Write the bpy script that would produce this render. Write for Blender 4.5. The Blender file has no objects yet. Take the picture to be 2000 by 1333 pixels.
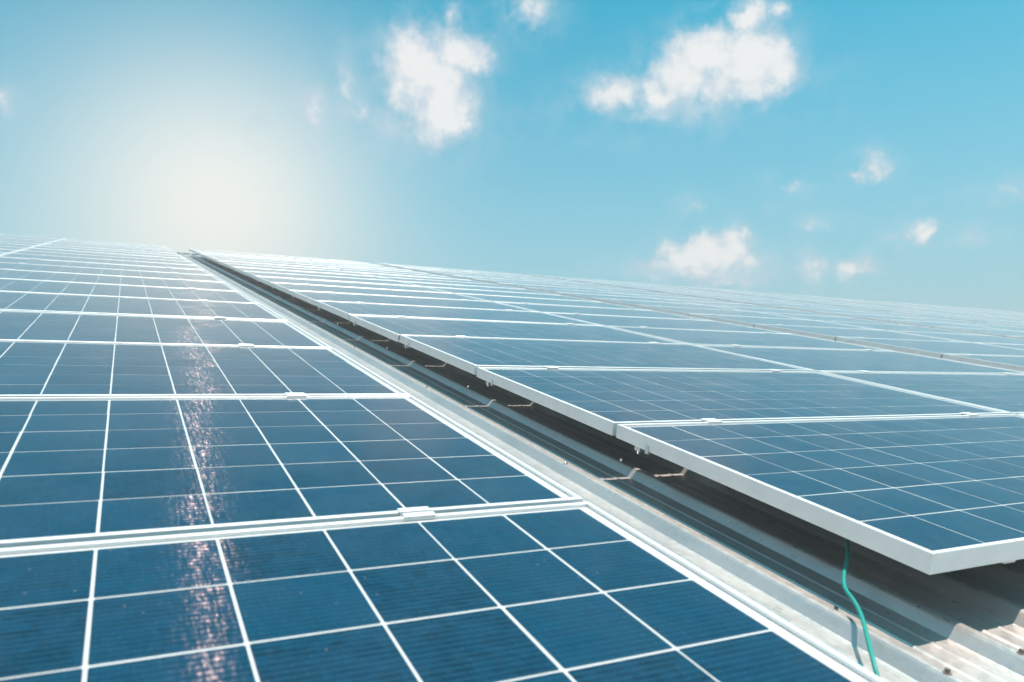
import bpy, math, random
import numpy as np
from mathutils import Matrix, Vector
random.seed(7)
S = bpy.context.scene
COL = S.collection
TILT = math.radians(11.0)          # pitch of the metal roof
Z0 = 7.0                           # height of the roof origin above the yard
ROOF = Matrix.Translation((0, 0, Z0)) @ Matrix.Rotation(TILT, 4, 'X')
def W(u, v, h): return ROOF @ Vector((u, v, h))

# ------------------------------------------------------------------ camera
cam = bpy.data.cameras.new('camera'); camo = bpy.data.objects.new('camera', cam); COL.objects.link(camo)
cam.sensor_width = 36; cam.lens = 1499.27 / 2000 * 36
cam.clip_start = .02; cam.clip_end = 4000
yaw, pitch, roll = .4725, -.1095, .0865
f = Vector((math.sin(yaw)*math.cos(pitch), math.cos(yaw)*math.cos(pitch), math.sin(pitch)))
r = Vector((math.cos(yaw), -math.sin(yaw), 0)); up = r.cross(f)
r, up = math.cos(roll)*r + math.sin(roll)*up, -math.sin(roll)*r + math.cos(roll)*up
m = Matrix((r, up, -f)).transposed().to_4x4()
m.translation = Vector((-.7949, -1.1901, .447))
camo.matrix_world = ROOF @ m
cam.dof.use_dof = True; cam.dof.focus_distance = 2.9; cam.dof.aperture_fstop = 5.2
S.camera = camo

# ------------------------------------------------------------------ sun, exposure
SUN_ROOF = Vector((.235, .08, .97)).normalized()         # towards the sun, in roof axes
SUN = (Matrix.Rotation(TILT, 3, 'X') @ SUN_ROOF).normalized()
sl = bpy.data.lights.new('sun', 'SUN'); sl.energy = 5.0; sl.angle = math.radians(.53); sl.color = (1, .885, .79)
so = bpy.data.objects.new('sun', sl); COL.objects.link(so)
so.rotation_euler = SUN.to_track_quat('Z', 'Y').to_euler(); so.location = SUN * 60
S.view_settings.view_transform = 'Standard'; S.view_settings.look = 'None'
S.view_settings.exposure = 0.4; S.view_settings.gamma = 1.0

# ------------------------------------------------------------------ node helpers
class NT:
    def __init__(s, tree): s.t = tree; tree.nodes.clear()
    def n(s, typ, _in=None, **kw):
        nd = s.t.nodes.new(typ)
        for k, v in kw.items(): setattr(nd, k, v)
        if _in:
            for k, v in _in.items():
                sock = nd.inputs[k]
                if hasattr(v, 'is_linked') or hasattr(v, 'links'): s.t.links.new(v, sock)
                else: sock.default_value = v
        return nd
    def m(s, op, a, b=None, c=None, clamp=False):
        d = {0: a}
        if b is not None: d[1] = b
        if c is not None: d[2] = c
        return s.n('ShaderNodeMath', d, operation=op, use_clamp=clamp).outputs[0]
    def v(s, op, a, b=None):
        d = {0: a}
        if b is not None: d[1] = b
        nd = s.n('ShaderNodeVectorMath', d, operation=op)
        return nd.outputs[1] if op in ('LENGTH', 'DOT_PRODUCT', 'DISTANCE') else nd.outputs[0]
    def sstep(s, x, a, b):
        return s.n('ShaderNodeMapRange', {0: x, 1: a, 2: b, 3: 0.0, 4: 1.0}, interpolation_type='SMOOTHSTEP').outputs[0]
    def mixc(s, fac, a, b, blend='MIX'):
        nd = s.n('ShaderNodeMix', data_type='RGBA', blend_type=blend)
        for sock, v in ((nd.inputs[0], fac), (nd.inputs[6], a), (nd.inputs[7], b)):
            if hasattr(v, 'links'): s.t.links.new(v, sock)
            else: sock.default_value = v
        return nd.outputs[2]
    def noise(s, vec, scale, detail=4, rough=.5, dims='3D'):
        return s.n('ShaderNodeTexNoise', {'Vector': vec, 'Scale': scale, 'Detail': detail, 'Roughness': rough}, noise_dimensions=dims).outputs[0]
def lin(r, g, b):
    f = lambda c: (c/255/12.92 if c/255 <= .04045 else ((c/255+.055)/1.055)**2.4)
    return (f(r), f(g), f(b), 1)

# ------------------------------------------------------------------ sky
world = bpy.data.worlds.new('World'); S.world = world; world.use_nodes = True
N = NT(world.node_tree)
sky = N.n('ShaderNodeTexSky', sky_type='NISHITA', sun_disc=False)
sky.sun_elevation = math.asin(SUN.z); sky.sun_rotation = math.atan2(SUN.x, SUN.y)
sky.air_density = 1.0; sky.dust_density = 1.0; sky.ozone_density = 1.5
D = N.n('ShaderNodeTexCoord').outputs['Generated']
sx = N.n('ShaderNodeSeparateXYZ', {0: D})
az = N.m('ARCTAN2', sx.outputs[0], sx.outputs[1])
el = N.m('ARCSINE', N.m('MINIMUM', N.m('MAXIMUM', sx.outputs[2], -1.0), 1.0))
azs = N.m('MULTIPLY', az, .96)
P = N.n('ShaderNodeCombineXYZ', {0: azs, 1: el, 2: 0.0}).outputs[0]
# clear air: the physical sky, graded towards the teal of the photograph, paling into haze low down
SKY_K = .105
sk = N.mixc(1.0, sky.outputs[0], (.03*SKY_K, 1.22*SKY_K, 1.11*SKY_K, 1), 'MULTIPLY')
dg = math.radians
hz = N.m('POWER', N.n('ShaderNodeMapRange', {0: el, 1: dg(29), 2: dg(1), 3: 0.0, 4: 1.0}).outputs[0], 1.25)
sk = N.mixc(N.m('MULTIPLY', hz, .95), sk, (.315, .435, .525, 1))
# glow painted into the sky colour low above the ridge, away from the sun
gd = Vector((math.sin(dg(5.6))*math.cos(dg(12.2)), math.cos(dg(5.6))*math.cos(dg(12.2)), math.sin(dg(12.2))))
ang = N.m('ARCCOSINE', N.m('MINIMUM', N.v('DOT_PRODUCT', D, tuple(gd)), 1.0))
a2 = N.m('MULTIPLY', ang, ang)
g1 = N.m('EXPONENT', N.m('MULTIPLY', a2, -1/(2*dg(7.4)**2)))
glow = N.m('MULTIPLY', g1, .97)
sk = N.mixc(glow, sk, (.735, .735, .685, 1))
# clouds: lobes (azimuth deg, elevation deg, half-width, half-height, strength), warped by fractal noise
CL = [
    (19.95, 23.07, 3.41, 3.18, 1), (21.52, 20.74, 3.42, 3.48, 1), (23.05, 23.85, 2.85, 1.98, 0.9), (24.42, 23.71, 1.61, 0.99, 0.6), (22.1, 19.35, 2.74, 1.46, 0.8),
    (18.43, 21.3, 1.58, 1.82, 0.6), (12.09, 19.68, 1.2, 1.81, 0.5), (14.65, 21.58, 0.79, 1.59, 0.35), (15.42, 19.92, 0.88, 0.81, 0.4), (8.18, 18.46, 1.15, 0.56, 0.25),
    (18.07, 19.2, 1.8, 1.24, 0.3), (22.46, 26.31, 0.65, 0.96, 0.45), (28.62, 26.85, 1.85, 1.33, 0.55), (41.53, 23.2, 3.89, 2.32, 1), (44.42, 22.58, 3.78, 2.69, 1),
    (40.04, 22.17, 3.28, 2.17, 0.9), (46.52, 21.68, 2.05, 1.73, 0.8), (44.66, 25.28, 1.89, 1.48, 0.85), (46.61, 25.43, 0.91, 1.02, 0.55), (42.95, 21.08, 5.1, 1.58, 0.7),
    (34.73, 21.16, 2.94, 1.54, 0.75), (38.15, 20.96, 2.66, 1.61, 0.75), (38.89, 20.06, 5.28, 1.22, 0.35), (41.3, 9.74, 3.2, 1.73, 1), (39.47, 9.45, 2.6, 1.52, 0.9),
    (43.29, 10.2, 1.76, 1.54, 0.9), (44.5, 8.87, 1.65, 1.07, 0.5), (40.92, 8.47, 4.7, 0.96, 0.6), (52.66, 14.71, 1.26, 0.94, 0.6), (51.2, 14.24, 1.07, 0.56, 0.5),
    (55.3, 10.19, 0.92, 1.1, 0.65), (54.23, 9.96, 0.86, 0.55, 0.35), (48.59, 8.29, 1.02, 1.0, 0.5), (51.14, 8.14, 1.7, 1.06, 0.6), (47.37, 13.82, 1.04, 0.49, 0.25),
    (40.63, 13.05, 0.52, 0.43, 0.22), (60.22, 12.12, 1.09, 0.44, 0.25), (58.19, 9.58, 0.93, 0.53, 0.22), (48.66, 11.17, 0.87, 0.33, 0.2), (-7.1, 17.74, 0.7, 0.84, 0.5),
    (37.8, 8.76, 1.97, 0.97, 0.55), (42.71, 7.85, 3.78, 0.86, 0.4), (21.14, 18.8, 3.41, 1.25, 0.45),
]
w1 = N.n('ShaderNodeTexNoise', {'Vector': P, 'Scale': 22.0, 'Detail': 3.0, 'Roughness': .62}, noise_dimensions='2D')
w2 = N.n('ShaderNodeTexNoise', {'Vector': P, 'Scale': 80.0, 'Detail': 2.5, 'Roughness': .6}, noise_dimensions='2D')
PW = N.n('ShaderNodeVectorMath', {0: w1.outputs['Color'], 1: (.036, .036, 0), 2: P}, operation='MULTIPLY_ADD').outputs[0]
PW = N.n('ShaderNodeVectorMath', {0: w2.outputs['Color'], 1: (.010, .010, 0), 2: PW}, operation='MULTIPLY_ADD').outputs[0]
dens = None
for (a, e, rw, rh, k) in CL:
    ca, ce = dg(a)*.96 + .023, dg(e) + .023
    q = N.n('ShaderNodeVectorMath', {0: PW, 1: (1/dg(rw), 1/dg(rh), 0), 2: (-ca/dg(rw), -ce/dg(rh), 0)}, operation='MULTIPLY_ADD').outputs[0]
    dd = N.m('MULTIPLY_ADD', N.v('LENGTH', q), -k, k)
    dens = dd if dens is None else N.m('SMOOTH_MAX', dens, dd, .12)
# scattered cumulus over the rest of the sky
rest = N.m('MULTIPLY', N.m('SUBTRACT', N.noise(P, 5.5, 3, .55, '2D'), .60), 6.0)
away = N.sstep(N.m('ABSOLUTE', N.m('SUBTRACT', az, dg(27))), dg(40), dg(52))
dens = N.m('MAXIMUM', dens, N.m('SUBTRACT', rest, N.m('MULTIPLY', N.m('SUBTRACT', 1.0, away), 9.0)))
fb = N.noise(P, 60.0, 5, .6, '2D')
dn = N.m('MULTIPLY_ADD', N.m('SUBTRACT', fb, .5), .38, dens)
alpha = N.sstep(dn, -.14, .58)
veil = N.m('MULTIPLY', N.sstep(dens, -.9, .35), N.m('MULTIPLY', N.sstep(w1.outputs[0], .3, .75), .34))
shade = N.sstep(N.m('MULTIPLY_ADD', N.m('SUBTRACT', N.noise(P, 34.0, 3, .55, '2D'), .5), 1.3, dn), .0, .8)
ccol = N.mixc(shade, (.43, .52, .60, 1), (.72, .71, .70, 1))
sk = N.mixc(veil, sk, (.45, .55, .62, 1))
sk = N.mixc(N.m('MULTIPLY', alpha, .93), sk, ccol)
bg = N.n('ShaderNodeBackground', {'Color': sk, 'Strength': 1.0})
N.n('ShaderNodeOutputWorld', {'Surface': bg.outputs[0]})

world.cycles.sampling_method = 'MANUAL'; world.cycles.sample_map_resolution = 512
cy = S.cycles
cy.max_bounces = 6; cy.diffuse_bounces = 3; cy.glossy_bounces = 3; cy.transmission_bounces = 2; cy.transparent_max_bounces = 6
cy.caustics_reflective = False; cy.caustics_refractive = False
# ------------------------------------------------------------------ materials
def mat(name):
    mt = bpy.data.materials.new(name); mt.use_nodes = True
    return mt, NT(mt.node_tree)
def out(T, sh): T.n('ShaderNodeOutputMaterial', {'Surface': sh})
ROOF_INV = ROOF.inverted()
def roofpos(T):
    """position in roof axes (u, v, h)"""
    g = T.n('ShaderNodeNewGeometry').outputs['Position']
    p = T.v('SUBTRACT', g, (0, 0, Z0))
    return T.n('ShaderNodeVectorRotate', {'Vector': p, 'Axis': (1, 0, 0), 'Angle': -TILT}, rotation_type='AXIS_ANGLE').outputs[0]

def m_alu():
    mt, T = mat('anodised_aluminium')
    rp = roofpos(T)
    n = T.noise(T.v('MULTIPLY', rp, (40, 40, 300)), 1.0, 4)
    n2 = T.noise(rp, 9.0, 5, .6)
    col = T.mixc(T.sstep(n2, .35, .75), (.93, .925, .92, 1), (.84, .84, .84, 1))
    rg = T.m('ADD', T.m('MULTIPLY', n, .12), .36)
    b = T.n('ShaderNodeBsdfPrincipled', {'Base Color': col, 'Metallic': .35, 'Roughness': rg})
    out(T, b.outputs[0]); return mt
def m_sheet():
    mt, T = mat('galvanised_steel')
    rp = roofpos(T)
    st = T.noise(T.v('MULTIPLY', rp, (160, 1.3, 40)), 1.0, 5, .65)       # rolling streaks along the sheet
    bl = T.noise(T.v('MULTIPLY', rp, (7, 3, 7)), 1.0, 6, .62)            # weathering blotches
    sp = T.n('ShaderNodeTexVoronoi', {'Vector': rp, 'Scale': 70.0}, feature='F1').outputs['Color']   # zinc spangle
    spv = T.n('ShaderNodeSeparateXYZ', {0: sp}).outputs[0]
    col = T.mixc(T.sstep(bl, .35, .75), (.76, .70, .665, 1), (.61, .585, .57, 1))
    col = T.mixc(T.m('MULTIPLY', T.sstep(st, .5, .8), .35), col, (.60, .55, .49, 1))
    dirt = T.m('MULTIPLY', T.sstep(T.noise(T.v('MULTIPLY', rp, (30, 9, 30)), 1.0, 5, .7), .62, .78), .5)
    col = T.mixc(dirt, col, (.36, .32, .27, 1))
    rg = T.m('ADD', T.m('ADD', T.m('MULTIPLY', st, .22), T.m('MULTIPLY', spv, .10)), .18)
    bp = T.n('ShaderNodeBump', {'Height': T.noise(T.v('MULTIPLY', rp, (12, 4, 12)), 1.0, 3), 'Distance': .004, 'Strength': .5}).outputs[0]
    b = T.n('ShaderNodeBsdfPrincipled', {'Base Color': col, 'Metallic': .62, 'Roughness': rg, 'Normal': bp})
    out(T, b.outputs[0]); return mt
def m_backsheet():
    mt, T = mat('white_backsheet')
    b = T.n('ShaderNodeBsdfPrincipled', {'Base Color': (.66, .68, .70, 1), 'Roughness': .6, 'Specular IOR Level': .2})
    out(T, b.outputs[0]); return mt
def m_glass():
    mt, T = mat('solar_glass')
    rp = roofpos(T)
    fr = T.n('ShaderNodeFresnel', {'IOR': 1.20}).outputs[0]
    bp = T.n('ShaderNodeBump', {'Height': T.noise(rp, 2.2, 3), 'Distance': .004, 'Strength': .25}).outputs[0]
    dust = T.noise(T.v('MULTIPLY', rp, (5, 5, 5)), 1.0, 6, .65)
    rg = T.m('ADD', .10, T.m('MULTIPLY', dust, .16))
    gl = T.n('ShaderNodeBsdfGlossy', {'Color': (.93, .95, .97, 1), 'Roughness': rg, 'Normal': bp})
    tr = T.n('ShaderNodeBsdfTransparent', {'Color': (.95, .97, .97, 1)})
    mx = T.n('ShaderNodeMixShader', {0: fr, 1: tr.outputs[0], 2: gl.outputs[0]})
    # dust and dried spots; the film also paints a glare wash onto far panes
    spots = T.n('ShaderNodeTexVoronoi', {'Vector': rp, 'Scale': 55.0}, feature='F1')
    spk = T.m('MULTIPLY', T.m('LESS_THAN', spots.outputs['Distance'], .10), T.m('GREATER_THAN', T.n('ShaderNodeSeparateXYZ', {0: spots.outputs['Color']}).outputs[0], .86))
    # film thickens with the slant of the view, so the far rows whiten
    cosv = T.m('ABSOLUTE', T.v('DOT_PRODUCT', T.n('ShaderNodeNewGeometry').outputs['Incoming'], T.n('ShaderNodeNewGeometry').outputs['Normal']))
    tau = T.m('DIVIDE', T.m('MULTIPLY_ADD', T.sstep(dust, .30, .8), .0048, .0006), T.m('MAXIMUM', cosv, .012))
    film = T.m('SUBTRACT', 1.0, T.m('EXPONENT', T.m('MULTIPLY', tau, -1.0)))
    film = T.m('ADD', film, T.m('MULTIPLY', spk, .13), clamp=True)
    df = T.n('ShaderNodeBsdfDiffuse', {'Color': (.68, .62, .58, 1)})
    mx2 = T.n('ShaderNodeMixShader', {0: film, 1: mx.outputs[0], 2: df.outputs[0]})
    out(T, mx2.outputs[0]); return mt
def m_cell():
    mt, T = mat('silicon_cell')
    rp = roofpos(T)
    uv = T.n('ShaderNodeUVMap', uv_map='UVMap').outputs[0]
    uvx = T.n('ShaderNodeSeparateXYZ', {0: uv})
    # each cell its own tone: hash of the cell index stored in the integer part of the uv, plus the object's own random
    cid = T.v('FLOOR', uv)
    oi = T.n('ShaderNodeObjectInfo')
    hs = T.n('ShaderNodeTexWhiteNoise', {'Vector': T.v('ADD', T.v('MULTIPLY', cid, (1.0, 1.0, 0)), oi.outputs['Location'])}, noise_dimensions='3D').outputs[0]
    gr = T.n('ShaderNodeTexVoronoi', {'Vector': rp, 'Scale': 60.0, 'Detail': 1.0}, feature='F1').outputs['Color']
    grv = T.n('ShaderNodeSeparateXYZ', {0: gr}).outputs[0]
    col = T.mixc(hs, (.0001, .021, .046, 1), (.0006, .044, .090, 1))
    col = T.mixc(T.m('MULTIPLY', grv, .50), col, (.003, .060, .128, 1))
    vv = T.m('FRACT', uvx.outputs[1]); uu = T.m('FRACT', uvx.outputs[0])
    # printed contact fingers across the cell
    fin = T.sstep(T.m('SINE', T.m('MULTIPLY', vv, 13*2*math.pi)), .2, .95)
    wav = T.noise(T.v('MULTIPLY', rp, (30, 6, 1)), 1.0, 3)
    col = T.mixc(T.m('MULTIPLY', fin, .55), col, (.010, .080, .135, 1))
    base = T.n('ShaderNodeBsdfPrincipled', {'Base Color': col, 'Roughness': .5, 'Specular IOR Level': .02})
    # crystal grain and fingers glint in a band at right angles to the grain
    phi = math.radians(9.5)
    tg = Vector((math.cos(phi), math.sin(phi)*math.cos(TILT), math.sin(phi)*math.sin(TILT)))
    # every wafer is laid a little differently
    tn = Vector((0, math.cos(TILT), math.sin(TILT)))
    wob = T.m('MULTIPLY', T.m('SUBTRACT', hs, .5), .030)
    tv = T.n('ShaderNodeVectorMath', {0: T.n('ShaderNodeCombineXYZ', {0: wob, 1: wob, 2: wob}).outputs[0], 1: tuple(tn), 2: tuple(tg)}, operation='MULTIPLY_ADD').outputs[0]
    cols = T.noise(T.v('MULTIPLY', rp, (150, 12, 1)), 1.0, 3, .7)
    spk = T.n('ShaderNodeTexVoronoi', {'Vector': T.v('MULTIPLY', rp, (260, 120, 1)), 'Scale': 1.0}, feature='F1').outputs['Color']
    spv = T.n('ShaderNodeSeparateXYZ', {0: spk}).outputs[0]
    gm = T.m('MULTIPLY', T.m('MULTIPLY', T.sstep(cols, .38, .72), T.m('ADD', T.m('POWER', spv, 3.0), .08)), T.m('ADD', T.m('MULTIPLY', fin, .8), .35))
    ani = T.n('ShaderNodeBsdfAnisotropic', {'Color': T.mixc(gm, (0, 0, 0, 1), (.070, .048, .047, 1)), 'Roughness': .76, 'Anisotropy': .98, 'Rotation': 0.0, 'Tangent': tv})
    ad = T.n('ShaderNodeAddShader', {0: base.outputs[0], 1: ani.outputs[0]})
    out(T, ad.outputs[0]); return mt
def m_plain(name, col, rough=.5, metal=0.0, nscale=20, var=.12):
    mt, T = mat(name)
    n = T.noise(T.n('ShaderNodeTexCoord').outputs['Object'], nscale, 4)
    c = T.mixc(n, tuple(x*(1-var) for x in col)+(1,), tuple(min(1, x*(1+var)) for x in col)+(1,))
    b = T.n('ShaderNodeBsdfPrincipled', {'Base Color': c, 'Roughness': rough, 'Metallic': metal})
    out(T, b.outputs[0]); return mt
M = dict(under=m_plain('shade_dark_underside', (.10, .10, .10), .6), alu=m_alu(), sheet=m_sheet(), back=m_backsheet(), glass=m_glass(), cell=m_cell(),
         steel=m_plain('stainless_steel', (.55, .55, .56), .35, .9), cable=m_plain('green_insulation', (.004, .30, .25), .5),
         tag=m_plain('pink_tape', (.75, .12, .14), .5), white=m_plain('white_plastic', (.78, .78, .78), .5),
         rust=m_plain('rusty_steel', (.27, .21, .19), .8, .2, 300, .5), stone=m_plain('dark_stone', (.05, .05, .055), .8, 0, 200, .4),
         wall=m_plain('rendered_wall', (.5, .49, .46), .8), ground=m_plain('yard_ground', (.22, .20, .16), .9, 0, .3, .3),
         neo=m_plain('neoprene_washer', (.06, .06, .06), .7))

# ------------------------------------------------------------------ mesh helpers
def mesh(name, verts, faces, mt=None, smooth=False, uvs=None):
    me = bpy.data.meshes.new(name); me.from_pydata([tuple(v) for v in verts], [], faces); me.update()
    if uvs:
        l = me.uv_layers.new(name='UVMap')
        for i, uvv in enumerate(uvs): l.data[i].uv = uvv
    if mt: me.materials.append(mt)
    if smooth: me.polygons.foreach_set('use_smooth', [True]*len(me.polygons))
    return me
def obj(name, me, parent=None, loc=(0, 0, 0), rot=(0, 0, 0)):
    o = bpy.data.objects.new(name, me); COL.objects.link(o)
    o.location = loc; o.rotation_euler = rot
    if parent: o.parent = parent
    return o
def tag(o, label=None, cat=None, group=None, kind=None):
    if label: o['label'] = label
    if cat: o['category'] = cat
    if group: o['group'] = group
    if kind: o['kind'] = kind
    return o
class MB:
    def __init__(s): s.v = []; s.f = []
    def box(s, x0, x1, y0, y1, z0, z1, ch=0.0):
        """box; ch chamfers the four upper edges"""
        b = len(s.v)
        if ch <= 0:
            s.v += [(x, y, z) for z in (z0, z1) for (x, y) in ((x0, y0), (x1, y0), (x1, y1), (x0, y1))]
            s.f += [tuple(b+i for i in q) for q in ((3,2,1,0), (4,5,6,7), (0,1,5,4), (1,2,6,5), (2,3,7,6), (3,0,4,7))]
        else:
            for z, i in ((z0, 0), (z1-ch, 0), (z1, ch)):
                s.v += [(x0+i, y0+i, z), (x1-i, y0+i, z), (x1-i, y1-i, z), (x0+i, y1-i, z)]
            s.f.append(tuple(b+i for i in (3,2,1,0))); s.f.append(tuple(b+i for i in (8,9,10,11)))
            for k in (0, 4):
                for i in range(4): j = (i+1) % 4; s.f.append((b+k+i, b+k+j, b+k+4+j, b+k+4+i))
        return s
    def cyl(s, x, y, z0, z1, r0, r1=None, n=10, cap=True):
        r1 = r0 if r1 is None else r1; b = len(s.v)
        for z, rr in ((z0, r0), (z1, r1)):
            s.v += [(x+rr*math.cos(2*math.pi*i/n), y+rr*math.sin(2*math.pi*i/n), z) for i in range(n)]
        for i in range(n): j = (i+1) % n; s.f.append((b+i, b+j, b+n+j, b+n+i))
        s.f.append(tuple(b+n+i for i in range(n))); s.f.append(tuple(b+i for i in reversed(range(n))))
        return s
    def me(s, name, mt, smooth=False): return mesh(name, s.v, s.f, mt, smooth)

# ------------------------------------------------------------------ setting: yard, building, roof
PAN, RIB = -.177, .025             # pan of the sheet below the module tops, height of a rib
RIDGE = 19.0
g = obj('ground', mesh('ground', [(-250, -250, 0), (280, -250, 0), (280, 280, 0), (-250, 280, 0)], [(0, 1, 2, 3)], M['ground'])); tag(g, kind='structure')
rz = W(0, RIDGE, PAN); ez = W(0, -4.0, PAN)
mb = MB(); yb = rz.y + (rz.y-ez.y)
mb.box(-4.6, 31.8, ez.y+.4, yb-.4, 0, ez.z-.05)
wl = obj('warehouse_wall', mb.me('warehouse_wall', M['wall'])); tag(wl, kind='structure')
roof = bpy.data.objects.new('roof', None); COL.objects.link(roof); tag(roof, kind='structure')
# trapezoidal sheet profile, one period = .20 m, the rib starts at x = 0
prof = [(0, 0), (.004, .001), (.021, .021), (.025, .0245), (.030, .025), (.036, .025), (.041, .0245), (.045, .021), (.062, .001), (.066, 0),
        (.105, 0), (.109, .0022), (.113, .0022), (.117, 0), (.153, 0), (.157, .0022), (.161, .0022), (.165, 0)]
def sheet_mesh(name, v0, v1, n=4, nv=14):
    xs = [(k*.2 + x, z) for k in range(n) for (x, z) in prof] + [(n*.2, 0), (n*.2+.004, .001), (n*.2+.021, .0217), (n*.2+.025, .0257), (n*.2+.030, .0262), (n*.2+.036, .0262), (n*.2+.041, .0257), (n*.2+.045, .0217)]
    ve = []; fa = []
    for j in range(nv+1):
        y = v0 + (v1-v0)*j/nv
        ve += [(x, y, z) for (x, z) in xs]
    c = len(xs)
    for j in range(nv):
        for i in range(c-1): fa.append((j*c+i, j*c+i+1, (j+1)*c+i+1, (j+1)*c+i))
    return mesh(name, ve, fa, M['sheet'], smooth=False)
smf = sheet_mesh('roof_sheet', -4.0, RIDGE)
U0 = .56 - .2*26
for k in range(46):
    if U0 + .8*k > 31.5: break
    o = obj('roof_sheet', smf, roof); o.matrix_local = ROOF @ Matrix.Translation((U0 + .8*k, 0, PAN + (k % 2)*.0004))
NSH = k
# back slope, simple mirrored sheets
smb = sheet_mesh('roof_sheet_back', 0, RIDGE+4.0)
BACK = Matrix.Translation(rz) @ Matrix.Rotation(-TILT, 4, 'X')
for k in range(NSH):
    o = obj('roof_sheet', smb, roof); o.matrix_local = BACK @ Matrix.Translation((U0 + .8*k, 0, 0))
# ridge capping
cv = []; cf = []
capx = [U0 + 2.0*i for i in range(int((31.8-U0)/2)+1)]
def cap_mesh():
    pr = [(-.19, .018), (-.19, .032), (-.02, .036), (.0, .040)]
    ve = []; fa = []
    for x in (0, 2.03):
        for (d, z) in pr: p = Matrix.Rotation(TILT, 4, 'X') @ Vector((x, d, z)); ve.append(tuple(p))
        for (d, z) in reversed(pr[:-1]): p = Matrix.Rotation(-TILT, 4, 'X') @ Vector((x, -d, z)); ve.append(tuple(p))
    c = len(pr)*2-1
    for i in range(c-1): fa.append((i, c+i, c+i+1, i+1))
    return mesh('ridge_cap', ve, fa, M['sheet'])
cm = cap_mesh()
for i, x in enumerate(capx): obj('ridge_cap', cm, roof, (x, rz.y, rz.z + .0006*(i % 2)))
# roofing screws on the ribs along each purlin
sb = MB(); sb.cyl(0, 0, 0, .0025, .0075, .0065, 12); sb.cyl(0, 0, .003, .0085, .0045, .0040, 6)
scm = sb.me('roof_screw', M['rust']); scg = sb.me('roof_screw_plain', M['steel'])
for vv in [-.487 + 1.2*i for i in range(15)]:
    for k in range(-2, 4):
        u = .56 + .2*k + .033
        if .22 < u < .70 or (vv < -.4 and .2 < u < 1.2):
            o = obj('roof_screw', scm if vv < -.4 else scg, roof); o.matrix_local = ROOF @ Matrix.Translation((u, vv, PAN+RIB-.0005))

# ------------------------------------------------------------------ solar panels
PL, PWD, PH = 1.956, .992, .040
GAP = .020
CU, CVp = .1582, .1600
CG = .0046
def frame_mesh():
    pr = [(0, 0), (0, PH-.0012), (.0012, PH), (.0082, PH), (.0092, PH-.001), (.0092, PH-.0060), (.0022, PH-.0090), (.0022, .0018), (.024, .0018), (.024, 0)]
    ve = []; fa = []
    for (sx_, sy_) in ((-1, -1), (1, -1), (1, 1), (-1, 1)):
        for (d, z) in pr: ve.append((sx_*(PL/2-d), sy_*(PWD/2-d), z))
    n = len(pr)
    for k in range(4):
        k2 = (k+1) % 4
        for i in range(n):
            j = (i+1) % n
            fa.append((k*n+i, k2*n+i, k2*n+j, k*n+j))
    return mesh('frame', ve, fa, M['alu'])
FM = frame_mesh()
x1, y1 = PL/2-.0088, PWD/2-.0088
GM = mesh('glass_pane', [(-x1, -y1, 0), (x1, -y1, 0), (x1, y1, 0), (-x1, y1, 0)], [(0, 1, 2, 3)], M['glass'])
x1, y1 = PL/2-.0072, PWD/2-.0072
BM = MB().box(-x1, x1, -y1, y1, PH-.0078, PH-.0068).me('backsheet', M['back'])
BM.materials.append(M['under']); BM.polygons[0].material_index = 1  # underside coloured dark to deepen the shade beneath the modules
cw, chh = CU-CG, CVp-CG
def cell_box():
    a, b, t = cw/2, chh/2, .0006; c = .002
    ring = [(-a+c, -b), (a-c, -b), (a, -b+c), (a, b-c), (a-c, b), (-a+c, b), (-a, b-c), (-a, -b+c)]
    ve = [(x, y, 0) for x, y in ring] + [(x, y, t) for x, y in ring]
    fa = [tuple(range(8, 16))] + [(i, (i+1) % 8, 8+(i+1) % 8, 8+i) for i in range(8)]
    uvs = [(ve[vi][0]/cw+.5, ve[vi][1]/chh+.5) for q in fa for vi in q]
    uvs = [(min(max(x, .001), .999), min(max(y, .001), .999)) for x, y in uvs]
    return mesh('cell', ve, fa, M['cell'], uvs=uvs)
CM = cell_box()
CELLS = [(-PL/2 + (PL-12*CU)/2 + (i+.5)*CU, -PWD/2 + (PWD-6*CVp)/2 + (j+.5)*CVp) for j in range(6) for i in range(12)]
ve, fa, uvs = [], [], []
for k, (x, y) in enumerate(CELLS):
    b = len(ve); ve += [(x-cw/2, y-chh/2, 0), (x+cw/2, y-chh/2, 0), (x+cw/2, y+chh/2, 0), (x-cw/2, y+chh/2, 0)]; fa.append((b, b+1, b+2, b+3))
    i, j = k % 12, k // 12
    uvs += [(i+.001, j+.001), (i+.999, j+.001), (i+.999, j+.999), (i+.001, j+.999)]
CFM = mesh('cells', ve, fa, M['cell'], uvs=uvs)
ZC, ZG = PH-.0062, PH-.0026
CLIP = MB().box(-.0022, -.0002, -.007, .007, -.006, .016).box(-.004, .012, -.006, .006, -.0075, -.006).me('grounding_clip', M['white'])
BRK = MB().box(.001, .020, -.012, .012, -.012, -.0004).cyl(.006, 0, -.020, -.012, .004, n=8).me('bracket', M['steel'])
TAPE = MB().box(-.0016, -.0003, -.006, .006, .010, .036).me('tape_tag', M['tag'])

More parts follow.
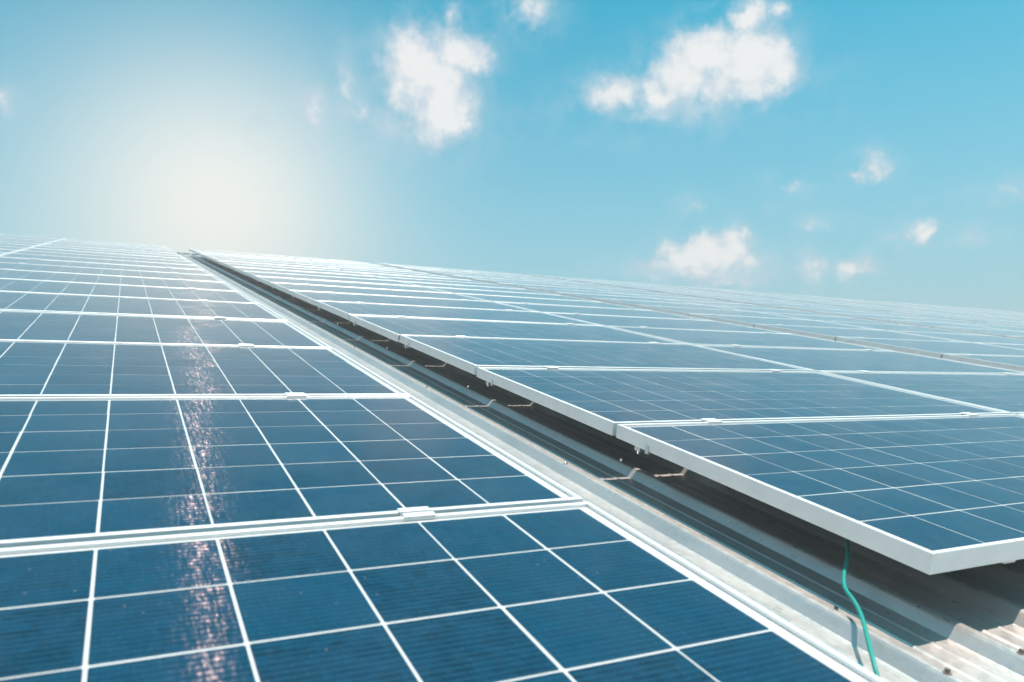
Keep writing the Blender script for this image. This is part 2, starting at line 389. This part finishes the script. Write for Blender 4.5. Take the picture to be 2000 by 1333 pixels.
def panel(u, v, h, near, label, group, jit=1.0):
    """u, v, h: lower left corner of the module's top face, in roof axes"""
    o = bpy.data.objects.new('solar_panel', None); COL.objects.link(o); o.empty_display_size = .1
    R = Matrix.Rotation(random.gauss(0, .0009)*jit, 4, 'X') @ Matrix.Rotation(random.gauss(0, .0006)*jit, 4, 'Y')
    o.matrix_world = ROOF @ Matrix.Translation((u+PL/2, v+PWD/2, h-PH)) @ R
    tag(o, label, 'solar panel', group)
    obj('frame', FM, o); obj('backsheet', BM, o)
    obj('glass_pane', GM, o, (0, 0, ZG))
    if near:
        for (x, y) in CELLS:
            obj('cell', CM, o, (x + random.gauss(0, .00035), y + random.gauss(0, .00035), ZC-.0006))
    else:
        tag(obj('cells', CFM, o, (0, 0, ZC)), kind='stuff')
    return o

CAMR = Vector((-.7949, -1.1901, .447)); CAMM = m.to_3x3().transposed()
def project(u, v, h):
    d = CAMM @ (Vector((u, v, h)) - CAMR)
    if d.z > -.05: return None
    return 1000 + 1499.27*d.x/-d.z, 666.5 - 1499.27*d.y/-d.z, -d.z
def in_view(u, v, h, mx=120):
    xs = []
    best = False
    for a in np.linspace(0, 1, 7):
        for b in np.linspace(0, 1, 4):
            p = project(u + a*PL, v + b*PWD, h)
            if p and -mx < p[0] < 2000+mx and p[1] < 1333+mx: best = True
    return best
PV, PU = PWD+GAP, PL+GAP
ORD = ['first', 'second', 'third', 'fourth', 'fifth', 'sixth', 'seventh', 'eighth', 'ninth', 'tenth', 'eleventh', 'twelfth', 'thirteenth', 'fourteenth', 'fifteenth', 'sixteenth', 'seventeenth', 'eighteenth', 'nineteenth', 'twentieth', 'twenty-first']
clamps = []     # (u, v, h)
rails = []
BLK = [  # name, u of left edge, v of lowest edge, h, first row, rows
    ('L', -2*PU+GAP, GAP/2, 0.0, -2, 20),
    ('R', .5024, -.3645, -.0125, 0, 18)]
for i in range(6):
    BLK.append(('B%d' % (i+2), [4.903, 9.36, 13.72, 18.14, 22.56, 26.98][i], -.3645 + [-.060, .08, -.03, .05, .0, .04][i], -.0176, 0, 18))
for name, bu, bv, bh, r0, nr in BLK:
    for j in range(r0, r0+nr):
        for c in range(2):
            u, v = bu + c*PU, bv + j*PV
            if not in_view(u, v, bh): continue
            hh = bh + random.gauss(0, .0010)
            top_row = r0 + nr - 1 - j          # rows counted from the ridge
            colw = ('left', 'right')[c]
            if name == 'L':
                near = j <= 4 and (c == 1 or j > 1)
                grp = 'panels of the block left of the gap'
                if j == -1 and c == 1: lab = 'large blue solar panel left of the gap, beside the green cable end'
                elif c == 1 and j < 10: lab = '%s solar panel uphill from the green cable, bordering the left of the gap' % ORD[j+1]
                else: lab = 'solar panel %s the gap, %s row below the ridge' % (('one column left of', 'bordering the left of')[c], ORD[top_row])
            elif name == 'R':
                near = j <= 4
                grp = 'panels of the two-wide block right of the gap'
                if j == 0 and c == 0: lab = 'raised solar panel at the exposed block corner, white frame edge above green cable'
                elif c == 0 and j < 10: lab = '%s solar panel uphill from the exposed corner, bordering the right of the gap' % ORD[j]
                elif c == 1 and j < 10: lab = '%s solar panel up the second column right of the gap' % ORD[j]
                else: lab = 'solar panel in the %s column right of the gap, %s row below the ridge' % (ORD[c], ORD[top_row])
            else:
                near = False
                k = int(name[1:]) - 2
                lab = 'solar panel of the %s far block, %s column, %s row below the ridge' % (ORD[k], colw, ORD[top_row])
                grp = 'panels of the %s far block' % ORD[k]
            pc = project(u+PL/2, v+PWD/2, bh); near = bool(pc) and pc[2] < 6.0
            po = panel(u, v, hh, near or pc is None, lab, grp)
            if c == 0 and name in ('R', 'B2', 'B3'):
                obj('grounding_clip', CLIP, po, (-PL/2, PWD/2-.152, 0))
                obj('bracket', BRK, po, (-PL/2, PWD/2-.105, 0))
                if name == 'R' and j == 2: obj('tape_tag', TAPE, po, (-PL/2, PWD/2+.004-.01, 0))
            if j > r0:
                for du in ((PL-1.62, PL-.345) if name == 'L' else (.352, 1.66)):
                    end = ('nearer', 'farther from')[(du > 1) != (name == 'L')] + ' the gap'
                    cl = None
                    if name == 'R' and j < 11: cl = 'small clamp joining %s and %s panels %s, end %s' % (ORD[j-1], ORD[j], ('uphill from exposed corner', 'up the second column')[c], end)
                    elif name == 'L' and c == 1 and 0 <= j < 10: cl = 'small clamp joining %s and %s panels uphill from the cable, end %s' % (ORD[j], ORD[j+1], end)
                    elif name[0] == 'B': cl = 'tiny clamp in the %s far block, %s column, under the %s row from the ridge' % (ORD[int(name[1:])-2], colw, ORD[top_row])
                    clamps.append((u+du, v-GAP/2, bh, cl))
    for c in range(2):
        for du in ((PL-1.62, PL-.345) if name == 'L' else (.352, 1.66)): rails.append((name, bu + c*PU + du, bv + r0*PV, bv + (r0+nr)*PV - GAP, bh))

# ------------------------------------------------------------------ mid clamps between the rows
cb = MB()
cb.box(-.028, .028, -.0205, -.0050, .0002, .0034, .0012); cb.box(-.028, .028, .0050, .0205, .0002, .0034, .0012)
cb.box(-.028, .028, -.0066, -.0050, -.016, .0002); cb.box(-.028, .028, .0050, .0066, -.016, .0002); cb.box(-.028, .028, -.0050, .0050, -.016, -.0135)
CPM = cb.me('clamp_plate', M['alu'])
bbm = MB(); bbm.cyl(0, 0, -.0135, -.0105, .0046, n=12); bbm.cyl(0, 0, -.0105, -.004, .0040, .0036, n=6)
CBM = bbm.me('clamp_bolt', M['steel'])
vis = []
for (u, v, h, cl) in clamps:
    p = project(u, v, h)
    if p and -60 < p[0] < 2060 and p[1] < 1390: vis.append((p[2], u, v, h, cl))
vis.sort(key=lambda q: q[0])
for dpt, u, v, h, cl in vis[:150]:
    o = bpy.data.objects.new('mid_clamp', None); COL.objects.link(o); o.empty_display_size = .03
    o.matrix_world = ROOF @ Matrix.Translation((u + random.gauss(0, .006), v, h)) @ Matrix.Rotation(random.gauss(0, .008), 4, 'Z')
    if u < .3: tag(o, 'small aluminium clamp joining two panels of the block left of the gap', 'clamp', 'clamps of the block left of the gap')
    elif u < 4.7: tag(o, 'small aluminium clamp joining two panels of the two-wide block right of the gap', 'clamp', 'clamps of the block right of the gap')
    else: tag(o, 'tiny aluminium clamp between panels of the far blocks beyond', 'clamp', 'clamps of the far blocks')
    if cl: o['label'] = cl
    obj('clamp_plate', CPM, o)
    if dpt < 7: obj('clamp_bolt', CBM, o)
if len(vis) > 150:
    fb_ = MB()
    for dpt, u, v, h, cl in vis[150:]: fb_.box(u-.028, u+.028, v-.0205, v+.0205, h+.0002, h+.0034, .0012)
    o = obj('distant_clamps', fb_.me('distant_clamps', M['alu'])); o.matrix_world = ROOF
    tag(o, 'many tiny aluminium clamps dotting the far panel rows', 'clamps', kind='stuff')

# ------------------------------------------------------------------ mounting rails under the modules
for (name, u, va, vb, h) in rails:
    top = h - PH - .0006; n = 1
    o = bpy.data.objects.new('mounting_rail', None); COL.objects.link(o)
    o.matrix_world = ROOF @ Matrix.Translation((u, va, top))
    q = MB(); L_ = vb-va-.06
    q.box(-.02, .02, .06, L_, -.040, -.012); q.box(-.02, -.0075, .06, L_, -.012, 0); q.box(.0075, .02, .06, L_, -.012, 0)
    obj('rail_bar', q.me('rail_bar', M['alu']), o)
    # feet stand on the nearest rib
    kk = round((u - .593)/.2); ur = .593 + .2*kk - u
    zz = PAN + RIB - top
    ft = MB(); ft.box(min(ur-.02, .0205), max(ur+.02, .0205), -.02, .02, zz, zz+.005); 
    sgn = 1
    ft.box(.0205, .0255, -.02, .02, zz+.005, -.010)
    fme = ft.me('rail_foot', M['alu'])
    for i in range(int(L_/1.2)+1): obj('rail_foot', fme, o, (0, .35 + 1.2*i, 0))
    if name == 'L': tag(o, 'aluminium mounting rail hidden under the panels left of the gap', 'rail', 'rails under the left block')
    elif name == 'R': tag(o, 'aluminium mounting rail in the shade under the raised panels right of the gap', 'rail', 'rails under the block right of the gap')
    else: tag(o, 'aluminium mounting rail under the far panel blocks', 'rail', 'rails under the far blocks')

# ------------------------------------------------------------------ green earth cable
cu = bpy.data.curves.new('earth_cable', 'CURVE'); cu.dimensions = '3D'; cu.bevel_depth = .0038; cu.bevel_resolution = 4; cu.use_fill_caps = True; cu.resolution_u = 10
pts = [(0.66, -0.02, -0.058), (0.6, -0.105, -0.078), (0.5409, -0.1647, -0.098), (0.4576, -0.227, -0.113), (0.4298, -0.2547, -0.118), (0.4069, -0.2924, -0.121), (0.3836, -0.325, -0.124), (0.3505, -0.3617, -0.127), (0.315, -0.3989, -0.132), (0.2725, -0.4481, -0.146), (0.2649, -0.4612, -0.156)]
sp = cu.splines.new('BEZIER'); sp.bezier_points.add(len(pts)-1)
for bp_, p in zip(sp.bezier_points, pts): bp_.co = p; bp_.handle_left_type = bp_.handle_right_type = 'AUTO'
tmp = bpy.data.objects.new('tmp', cu); COL.objects.link(tmp)
dgp = bpy.context.evaluated_depsgraph_get(); me = bpy.data.meshes.new_from_object(tmp.evaluated_get(dgp))
bpy.data.objects.remove(tmp); me.materials.clear(); me.materials.append(M['cable'])
me.polygons.foreach_set('use_smooth', [True]*len(me.polygons))
o = obj('earth_cable', me); o.matrix_world = ROOF
tag(o, 'thin green cable hanging from under the raised panel corner onto the roof', 'cable')

# ------------------------------------------------------------------ haze in the hot air over the roof
mt = bpy.data.materials.new('haze'); mt.use_nodes = True
T = NT(mt.node_tree)
pvol = T.n('ShaderNodeVolumePrincipled', {'Color': (.97, .93, .91, 1), 'Density': .015, 'Anisotropy': 0.0})
T.n('ShaderNodeOutputMaterial', {'Volume': pvol.outputs[0]})
hz_ = obj('haze', MB().box(-255, 285, -255, 285, -1.0, rz.z + .6).me('haze', mt)); tag(hz_, kind='stuff')
